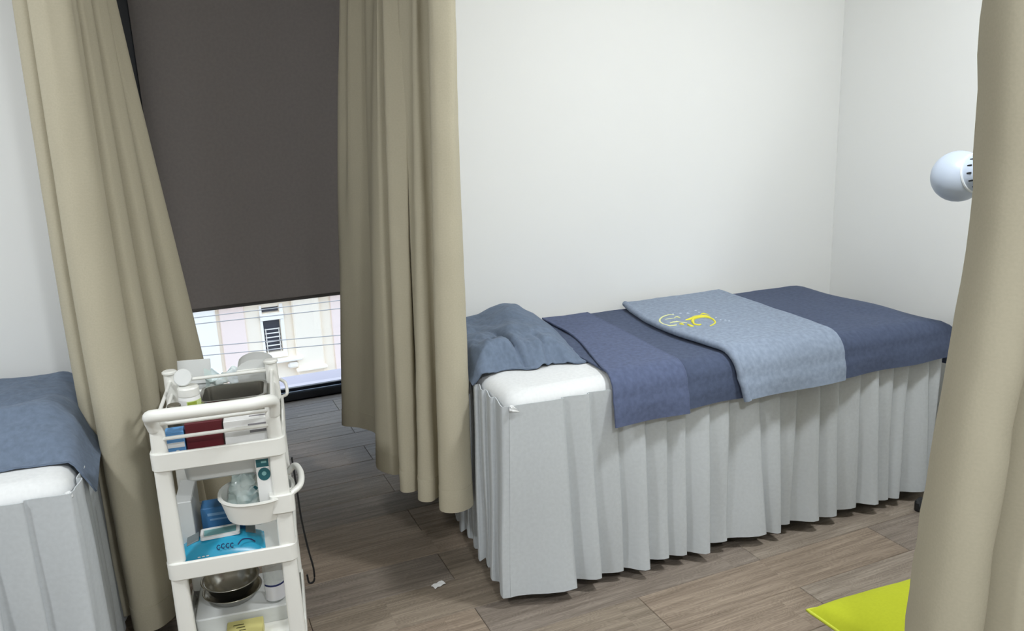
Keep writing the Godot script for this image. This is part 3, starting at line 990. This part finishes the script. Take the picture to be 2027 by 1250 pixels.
	var bc := carton("blue_carton", "small light blue and white printed carton beside the maroon box", X, Vector3(-0.108, F, 0.138), Vector3(0.048, 0.078, 0.04), turn, M.blue_card)
	put("white_band", box(mb(), Vector3(0, 0.042, 0.0204), Vector3(0.046, 0.014, 0.001), 0.0002), M.paper, bc)
	put("printed_mark", lathe(mb(), [[0.001, 0.0], [0.006, 0.0], [0.006, 0.001], [0.001, 0.001]], 14, Transform3D(Basis(Vector3.RIGHT, PI / 2), Vector3(0.004, 0.022, 0.0202)), false, true, true), M.paper, bc)
	put("printed_mark", box(mb(), Vector3(-0.006, 0.064, 0.0204), Vector3(0.026, 0.004, 0.001), 0.0002), M.ink_navy, bc)
	var wp := carton("white_carton", "white paper packet with grey lettering behind the front rails", X, Vector3(0.074, F, 0.132), Vector3(0.118, 0.088, 0.05), turn, M.paper)
	for k in 2:
		put("printed_line", box(mb(), Vector3(0.027, 0.070 - k * 0.018, 0.0254), Vector3(0.050 - k * 0.006, 0.007, 0.001), 0.0002), M.ink_grey, wp)
	put("printed_line", box(mb(), Vector3(0.030, 0.0885, 0.008), Vector3(0.048, 0.001, 0.009), 0.0002), M.ink_grey, wp)
	# hooked on behind the back rails
	var hb := thing("hanging_caddy", "white caddy with a domed top hooked behind the trolley", "caddy", X * Vector3(0.095, 0.597, -0.208), turn)
	var prof := PackedVector3Array()
	var loops := []
	for z in [-0.045, 0.045]:
		var l := PackedVector3Array()
		for p in [[0.062, 0.0], [0.062, 0.13], [0.052, 0.165], [0.053, 0.205]]: l.append(Vector3(p[0], p[1], z))
		for k in 9: l.append(Vector3(0.053 * cos(PI * k / 8.0), 0.205 + 0.030 * sin(PI * k / 8.0), z))
		for p in [[-0.053, 0.205], [-0.052, 0.165], [-0.062, 0.13], [-0.062, 0.0]]: l.append(Vector3(p[0], p[1], z))
		loops.append(l)
	put("caddy_body", loft(mb(), loops), M.plastic_cool, hb)
	put("caddy_rim", box(mb(), Vector3(0, 0.204, 0.046), Vector3(0.108, 0.006, 0.004), 0.001), M.plastic, hb)
	put("hook", tube(mb(), curve([Vector3(0.066, 0.16, 0.03), Vector3(0.082, 0.15, 0.045), Vector3(0.084, 0.12, 0.055), Vector3(0.070, 0.11, 0.05)], 4), 0.005, 8), M.plastic, hb)
	var fb := thing("flap_box", "pale open plastic box with its lid raised behind the trolley", "box", X * Vector3(-0.083, 0.618, -0.208), turn)
	put("box_body", loft(mb(), [rr(0.10, 0.07, 0.008, 0.0), rr(0.11, 0.08, 0.008, 0.14), rr(0.105, 0.075, 0.007, 0.14), rr(0.096, 0.066, 0.006, 0.005)]), M.plastic_cool, fb)
	put("raised_lid", box(mb(), Vector3(-0.004, 0.172, -0.044), Vector3(0.096, 0.075, 0.004), 0.0015, Basis(Vector3.FORWARD, deg_to_rad(2)) * Basis(Vector3.RIGHT, deg_to_rad(-14))), M.plastic_cool, fb)
	var film := []
	for i in 15:
		var r := []
		for j in 9:
			var u := i / 14.0
			var v := j / 8.0
			r.append(Vector3(lerpf(-0.05, 0.052, u), v * 0.05 + 0.03 * wob.get_noise_3d(u * 90, v * 60, 3), 0.02 * wob.get_noise_3d(u * 90, v * 90, 33)))
		film.append(r)
	var cf := put("plastic_film", sheet(mb(), film, 0.001), M.bag, self)
	cf.position = X * Vector3(-0.002, 0.755, -0.185)
	cf.rotation.y = turn
	tag(cf, "crumpled clear plastic film between the two boxes behind the trolley", "plastic film")

	# --- middle tray, floor at 0.362
	var G := 0.363
	var sb := carton("white_carton", "tall pale open carton against the left legs on the middle tray", X, Vector3(-0.128, G, -0.03), Vector3(0.045, 0.14, 0.16), turn, M.plastic_cool)
	sb.rotation.y = turn
	var bb := carton("blue_carton", "blue box standing behind the wet wipes on the middle tray", X, Vector3(-0.028, G, -0.015), Vector3(0.125, 0.094, 0.06), turn, M.blue_box)
	put("printed_line", box(mb(), Vector3(-0.01, 0.074, 0.0304), Vector3(0.07, 0.008, 0.001), 0.0002), mat(rgb8(120, 160, 196), 0.5), bb)
	put("printed_line", box(mb(), Vector3(-0.015, 0.058, 0.0304), Vector3(0.05, 0.005, 0.001), 0.0002), mat(rgb8(120, 160, 196), 0.5), bb)
	var cl := []
	for i in 17:
		var r := []
		for j in 13:
			var u := i / 16.0
			var v := j / 12.0
			r.append(Vector3(lerpf(-0.085, 0.085, u), 0.008 + 0.11 * sqrt(clampf(sin(u * PI) * sin(v * PI), 0, 1)) * 0.6 + 0.022 * wob.get_noise_3d(u * 70, v * 70, 8) * sin(u * PI), lerpf(-0.045, 0.045, v)))
		cl.append(r)
	var rag := put("cloth_pile", sheet(mb(), cl, 0.004), M.beige_cloth, self)
	rag.position = X * Vector3(-0.005, G, -0.118)
	rag.rotation.y = turn
	tag(rag, "crumpled beige cloth at the back of the middle tray", "cloth")
	# wet wipes
	var wi := thing("wet_wipes", "turquoise wet wipes packet with white flip lid on the middle tray", "wipes pack", X * Vector3(-0.035, G, 0.088), turn + 0.06)
	var wg := []
	for i in 29:
		var r := []
		for j in 17:
			var u := i / 28.0
			var v := j / 16.0
			var e := pow(sin(clampf(u, 0.0, 1.0) * PI), 0.45)
			var f := pow(sin(v * PI), 0.5)
			r.append(Vector3(lerpf(-0.112, 0.112, u), 0.002 + 0.044 * e * f + 0.004 * wob.get_noise_3d(u * 120, v * 90, 2) * e * f, lerpf(-0.062, 0.062, v) * (0.86 + 0.14 * e)))
		wg.append(r)
	put("pouch", sheet(mb(), wg, 0.003), M.wipes, wi)
	put("pouch_base", loft(mb(), [rr(0.205, 0.11, 0.02, 0.001), rr(0.212, 0.116, 0.02, 0.006)]), M.wipes_dark, wi)
	var fl := put("flip_lid", loft(mb(), [rr(0.105, 0.058, 0.008, 0.045, -0.002, -0.008), rr(0.103, 0.056, 0.008, 0.053, -0.002, -0.008), rr(0.088, 0.042, 0.005, 0.053, -0.002, -0.008), rr(0.086, 0.040, 0.005, 0.050, -0.002, -0.008)]), M.paper, wi, "white lid frame")
	put("lid_window", box(mb(), Vector3(-0.002, 0.0505, -0.008), Vector3(0.084, 0.002, 0.039), 0.0005), M.teal_pale, fl)
	for q in [[-0.075, -0.02, 0.05], [0.078, -0.02, 0.04]]:
		put("grey_panel", box(mb(), Vector3(q[0], 0.036, q[1]), Vector3(q[2] * 0.7, 0.004, 0.05), 0.001, Basis(Vector3.FORWARD, 0.35 if q[0] > 0 else -0.35)), mat(rgb8(112, 122, 124), 0.4), wi)
	# printed strokes along the front of the pouch
	for s in [[-0.008, 0.0], [0.004, 0.004], [0.016, 0.0], [0.027, -0.003]]:
		var pts := []
		for k in 7:
			var a := lerpf(0.6, 5.4, k / 6.0)
			pts.append(Vector3(s[0] + 0.0045 * cos(a), 0.034 + s[1] * 0.4 + 0.005 * sin(a), 0.0545 - 0.0035 * sin(a)))
		put("printed_stroke", tube(mb(), pts, 0.0014, 5), M.ink_navy, wi)
	put("printed_stroke", tube(mb(), curve([Vector3(0.042, 0.032, 0.056), Vector3(0.055, 0.042, 0.05), Vector3(0.075, 0.038, 0.048), Vector3(0.088, 0.028, 0.05)], 4), 0.0018, 5), M.ink_navy, wi)
	for k in 3:
		put("printed_dash", box(mb(), Vector3(-0.06 + k * 0.011, 0.018, 0.0585), Vector3(0.007, 0.003, 0.001), 0.0002), M.paper, wi)
	# in the side basket
	var tb := carton("white_carton", "white box with dark teal print standing in the side basket", X, Vector3(0.103, 0.486, 0.160), Vector3(0.040, 0.166, 0.028), turn, M.paper)
	put("printed_block", box(mb(), Vector3(-0.002, 0.150, 0.0144), Vector3(0.032, 0.022, 0.001), 0.0002), M.teal, tb)
	put("printed_block", box(mb(), Vector3(0.002, 0.153, 0.0149), Vector3(0.014, 0.006, 0.001), 0.0002), M.teal_pale, tb)
	put("printed_oval", lathe(mb(), [[0.001, 0.0], [0.016, 0.0], [0.016, 0.001], [0.001, 0.001]], 20, Transform3D(Basis(Vector3.RIGHT, PI / 2).scaled(Vector3(1, 1.15, 1)), Vector3(0.0, 0.118, 0.0142)), false, true, true), M.teal, tb)
	put("printed_oval", lathe(mb(), [[0.001, 0.0], [0.006, 0.0], [0.006, 0.001], [0.001, 0.001]], 14, Transform3D(Basis(Vector3.RIGHT, PI / 2), Vector3(0.0, 0.120, 0.0150)), false, true, true), M.teal_pale, tb)
	var bag := thing("plastic_bag", "crumpled clear bag with teal print in the side basket", "plastic bag", X * Vector3(0.042, 0.486, 0.115), turn)
	var bl := []
	for k in 9:
		var l := PackedVector3Array()
		for m in 26:
			var a := TAU * m / 26
			var rad := 0.046 * (0.75 + 0.35 * sin(k / 8.0 * PI)) * (1.0 - 0.45 * k / 8.0) + 0.030 * wob.get_noise_3d(cos(a) * 70, k * 16, sin(a) * 70)
			l.append(Vector3(cos(a) * rad, k * 0.0135 + 0.012 * wob.get_noise_3d(cos(a) * 50, k * 9, sin(a) * 50) * (k / 8.0), sin(a) * rad))
		bl.append(l)
	put("bag_film", loft(mb(), bl, true, true, false), M.bag, bag)
	put("folded_insert", box(mb(), Vector3(0.006, 0.045, 0.0), Vector3(0.045, 0.07, 0.03), 0.006, Basis(Vector3.FORWARD, -0.5)), M.paper, bag)
	put("printed_patch", box(mb(), Vector3(0.022, 0.055, 0.018), Vector3(0.036, 0.012, 0.003), 0.001, Basis(Vector3.FORWARD, -0.75)), M.teal, bag)
	put("printed_patch", box(mb(), Vector3(0.020, 0.036, 0.020), Vector3(0.042, 0.012, 0.003), 0.001, Basis(Vector3.FORWARD, -0.55)), M.teal, bag)

	# --- bottom tray, floor at 0.085
	var H := 0.086
	var lid := thing("flat_box", "low white box on the bottom tray carrying the steel bowls", "box", X * Vector3(-0.01, H, -0.045), turn)
	put("box_body", loft(mb(), [rr(0.255, 0.20, 0.012, 0.0), rr(0.262, 0.206, 0.014, 0.046), rr(0.255, 0.20, 0.012, 0.05)]), M.plastic_cool, lid)
	var by := H + 0.051
	var b2 := thing("steel_bowl", "wide lower stainless steel bowl on the bottom tray", "bowl", X * Vector3(-0.038, by, -0.035), turn, "steel bowls on the bottom tray")
	put("bowl_wall", lathe(mb(), [[0.045, 0.0], [0.060, 0.004], [0.078, 0.026], [0.084, 0.030], [0.086, 0.0315], [0.084, 0.033], [0.076, 0.0285], [0.058, 0.007], [0.002, 0.003]], 36, Transform3D.IDENTITY, true, true, false), M.steel, b2)
	var b1 := thing("steel_bowl", "deep stainless steel bowl nested in the wider one", "bowl", X * Vector3(-0.040, by + 0.007, -0.035), turn, "steel bowls on the bottom tray")
	put("bowl_wall", lathe(mb(), [[0.030, 0.0], [0.045, 0.005], [0.064, 0.028], [0.076, 0.056], [0.083, 0.059], [0.085, 0.061], [0.083, 0.063], [0.074, 0.059], [0.061, 0.029], [0.042, 0.008], [0.002, 0.005]], 36, Transform3D.IDENTITY, true, true, false), M.steel, b1)
	var wb := thing("water_bottle", "clear plastic water bottle with red cap and pale label", "bottle", X * Vector3(0.085, by, 0.015), turn)
	put("bottle_body", lathe(mb(), [[0.026, 0.0], [0.030, 0.006], [0.030, 0.06], [0.0285, 0.066], [0.030, 0.072], [0.030, 0.135], [0.026, 0.160], [0.014, 0.185], [0.012, 0.193], [0.012, 0.203]], 24, Transform3D.IDENTITY, false, true, true), M.clear, wb)
	put("label", arc_patch(0.0303, 0.008, 0.060, -60, 100), M.label, wb, "pale printed label")
	put("label_stripe", arc_patch(0.0306, 0.054, 0.060, -60, 100), M.ink_navy, wb, "navy stripe")
	put("bottle_cap", lathe(mb(), [[0.0145, 0.193], [0.0155, 0.195], [0.0155, 0.209], [0.013, 0.212]], 20, Transform3D.IDENTITY, false, true, true), M.red_cap, wb)
	var yb := carton("yellow_carton", "pale yellow printed box at the front of the bottom tray", X, Vector3(-0.003, H, 0.115), Vector3(0.10, 0.035, 0.085), turn, M.yellow_box)
	for k in 3:
		put("printed_line", box(mb(), Vector3(-0.018 + 0.006 * k, 0.0353, -0.018 + k * 0.014), Vector3(0.03 - k * 0.006, 0.001, 0.004), 0.0002), mat(rgb8(120, 116, 70), 0.6), yb)
	# cable hanging down behind the trolley's right legs
	var cab := []
	for p in [Vector3(0.172, 0.52, -0.12), Vector3(0.176, 0.42, -0.13), Vector3(0.180, 0.30, -0.14), Vector3(0.190, 0.19, -0.15), Vector3(0.200, 0.12, -0.15), Vector3(0.198, 0.075, -0.15), Vector3(0.182, 0.07, -0.15), Vector3(0.178, 0.10, -0.15)]: cab.append(X * p)
	tag(put("power_cable", tube(mb(), curve(cab, 5), 0.0032, 6), M.black, self), "thin black cable hanging down the right side of the trolley", "cable")

func carton(called: String, label: String, X: Transform3D, at: Vector3, size: Vector3, turn: float, m: Material) -> Node3D:
	var t := thing(called, label, "box", X * at, turn)
	put("box_body", box(mb(), Vector3(0, size.y / 2, 0), size, 0.0018), m, t)
	put("top_flap", box(mb(), Vector3(0, size.y + 0.0004, 0.0), Vector3(size.x - 0.004, 0.0008, size.z - 0.004), 0.0002), m, t)
	return t

func arc_patch(r: float, y0: float, y1: float, a0: float, a1: float) -> SurfaceTool:
	# a curved label wrapped on a bottle; angle 0 faces +z, positive to +x
	var g := []
	for i in 13:
		var a := deg_to_rad(lerpf(a0, a1, i / 12.0))
		g.append([Vector3(sin(a) * r, y0, cos(a) * r), Vector3(sin(a) * r, y1, cos(a) * r)])
	return sheet(mb(), g, 0.0005)

# ---------------------------------------------------------------- right side
func right_side() -> void:
	# ball-headed device on a stand, mostly behind the near curtain
	var t := thing("stand_lamp", "pale blue-white ball-shaped lamp head on a stand by the side wall", "lamp", Vector3(2.52, 0, -1.90))
	var ax := Basis(Quaternion(Vector3.UP, Vector3(0.02, 0.20, 0.97).normalized()))   # y turned along the head's axis
	var X := Transform3D(ax, Vector3(-0.085, 1.258, 0.0))
	var prof := []
	for k in 15:
		var a := deg_to_rad(lerpf(-90, 42, k / 14.0))
		prof.append([maxf(0.0005, cos(a) * 0.084), sin(a) * 0.084])
	put("ball_shell", lathe(mb(), prof, 36, X, true, true, false), M.lamp_head, t)
	put("seam_ring", lathe(mb(), [[0.0640, 0.0535], [0.0655, 0.0565], [0.0640, 0.0600], [0.058, 0.0600]], 36, X), mat(rgb8(226, 232, 236), 0.3), t)
	var cap := put("rear_cap", lathe(mb(), [[0.060, 0.056], [0.058, 0.070], [0.052, 0.100], [0.043, 0.118], [0.001, 0.124]], 32, X, true), M.lamp_head, t)
	for k in 14:
		var a := TAU * k / 14
		var nrm := ax * Vector3(cos(a), 0.12, sin(a))
		var o := X * Vector3(cos(a) * 0.0562, 0.080, sin(a) * 0.0562)
		var al := (ax * Vector3.UP).normalized()
		var bs := Basis(nrm.cross(al).normalized(), al, nrm.normalized())
		put("vent_slot", box(mb(), o, Vector3(0.005, 0.016, 0.004), 0.001, bs), M.black, cap)
	put("neck", tube(mb(), curve([X * Vector3(0, 0.11, 0), Vector3(0.05, 1.25, 0.12), Vector3(0.10, 1.16, 0.04), Vector3(0.10, 1.05, 0.02)], 5), 0.014, 10), M.plastic, t)
	put("pole", tube(mb(), [Vector3(0.10, 0.05, 0.02), Vector3(0.10, 1.07, 0.02)], 0.013, 12), M.plastic, t)
	for k in 4:
		var a := TAU * k / 4 + 0.5
		var e := Vector3(0.10 + cos(a) * 0.16, 0.035, 0.02 + sin(a) * 0.16)
		put("foot_bar", tube(mb(), [Vector3(0.10, 0.06, 0.02), e], [0.016, 0.010], 8), M.plastic, t)
		put("foot_caster", lathe(mb(), [[0.006, -0.014], [0.020, -0.014], [0.023, 0.0], [0.020, 0.014], [0.006, 0.014]], 14, Transform3D(Basis(Vector3.RIGHT, PI / 2).rotated(Vector3.UP, a), Vector3(e.x, 0.0235, e.z)), false, true, true), M.black, t)
	# black plug on the floor near the foot of the bed
	var pg := thing("power_plug", "small black plug lying on the floor by the foot of the bed", "plug", Vector3(2.49, 0.0, -1.975), 0.4)
	put("plug_body", loft(mb(), [rr(0.05, 0.04, 0.012, 0.0), rr(0.056, 0.044, 0.014, 0.006), rr(0.056, 0.044, 0.014, 0.034), rr(0.046, 0.034, 0.01, 0.04)]), M.black, pg)
	put("plug_lead", tube(mb(), curve([Vector3(0.02, 0.02, 0.0), Vector3(0.07, 0.008, 0.02), Vector3(0.14, 0.006, 0.0), Vector3(0.22, 0.006, 0.05)], 5), 0.004, 6), M.black, pg)
	# stool and cushion
	var s := thing("low_stool", "low white stool carrying the lime cushion", "stool", Vector3(1.52, 0, -1.13))
	put("seat", loft(mb(), [rr(0.30, 0.26, 0.05, 0.215), rr(0.32, 0.28, 0.06, 0.222), rr(0.32, 0.28, 0.06, 0.244), rr(0.30, 0.26, 0.05, 0.250)]), M.plastic, s)
	for sx in [-1.0, 1.0]:
		for sz in [-1.0, 1.0]:
			put("leg", loft(mb(), [rr(0.036, 0.036, 0.01, 0.0, sx * 0.135, sz * 0.115), rr(0.045, 0.045, 0.012, 0.218, sx * 0.115, sz * 0.095)]), M.plastic, s)
	var c := thing("cushion", "lime green cushion with piped edges on the low stool", "cushion", Vector3(1.527, 0.252, -1.125), deg_to_rad(-4))
	var top := []
	var bot := []
	for i in 33:
		var a := []
		var b := []
		for j in 33:
			var u := i / 32.0 * 2.0 - 1.0
			var v := j / 32.0 * 2.0 - 1.0
			var k := pow(maxf(0.0, (1.0 - pow(absf(u), 2.6)) * (1.0 - pow(absf(v), 2.6))), 0.45)
			var pin := 1.0 - 0.07 * (1.0 - u * u * v * v) * maxf(absf(u), absf(v))
			var x := u * 0.215 * (1.0 - 0.07 * (1.0 - v * v) * absf(u))
			var z := v * 0.205 * (1.0 - 0.07 * (1.0 - u * u) * absf(v))
			var wv := 0.005 * wob.get_noise_2d(u * 60, v * 60) * k
			a.append(Vector3(x, 0.045 + 0.062 * k + wv, z))
			b.append(Vector3(x, 0.045 - 0.041 * k, z))
		top.append(a)
		bot.append(b)
	var cs := mb()
	sheet(cs, top, 0.003)
	sheet(cs, bot, 0.003)
	put("cushion_cover", cs, M.lime, c)
	var edge := []
	for i in 33: edge.append(top[i][0])
	for j in range(1, 33): edge.append(top[32][j])
	for i in range(31, -1, -1): edge.append(top[i][32])
	for j in range(31, 0, -1): edge.append(top[0][j])
	put("piping", tube(mb(), edge, 0.0045, 6, true), M.lime_pipe, c)
	# scrap of paper on the boards
	var sc := []
	for i in 5:
		var r := []
		for j in 4: r.append(Vector3(i * 0.011 - 0.022, 0.0025 + 0.004 * absf(sin(i * 1.7 + j)), j * 0.008 - 0.012))
		sc.append(r)
	var o := put("paper_scrap", sheet(mb(), sc, 0.001), M.paper, self)
	o.position = Vector3(0.682, 0, -2.33)
	o.rotation.y = 0.3
	tag(o, "tiny white paper scrap on the floor in front of the bed", "paper")

func _ready() -> void:
	rng.seed = 41
	wob.seed = 5
	wob.frequency = 0.02
	wob.fractal_octaves = 3
	make_materials()
	view_and_light()
	room()
	beds()
	curtains()
	trolley()
	right_side()
	outside()
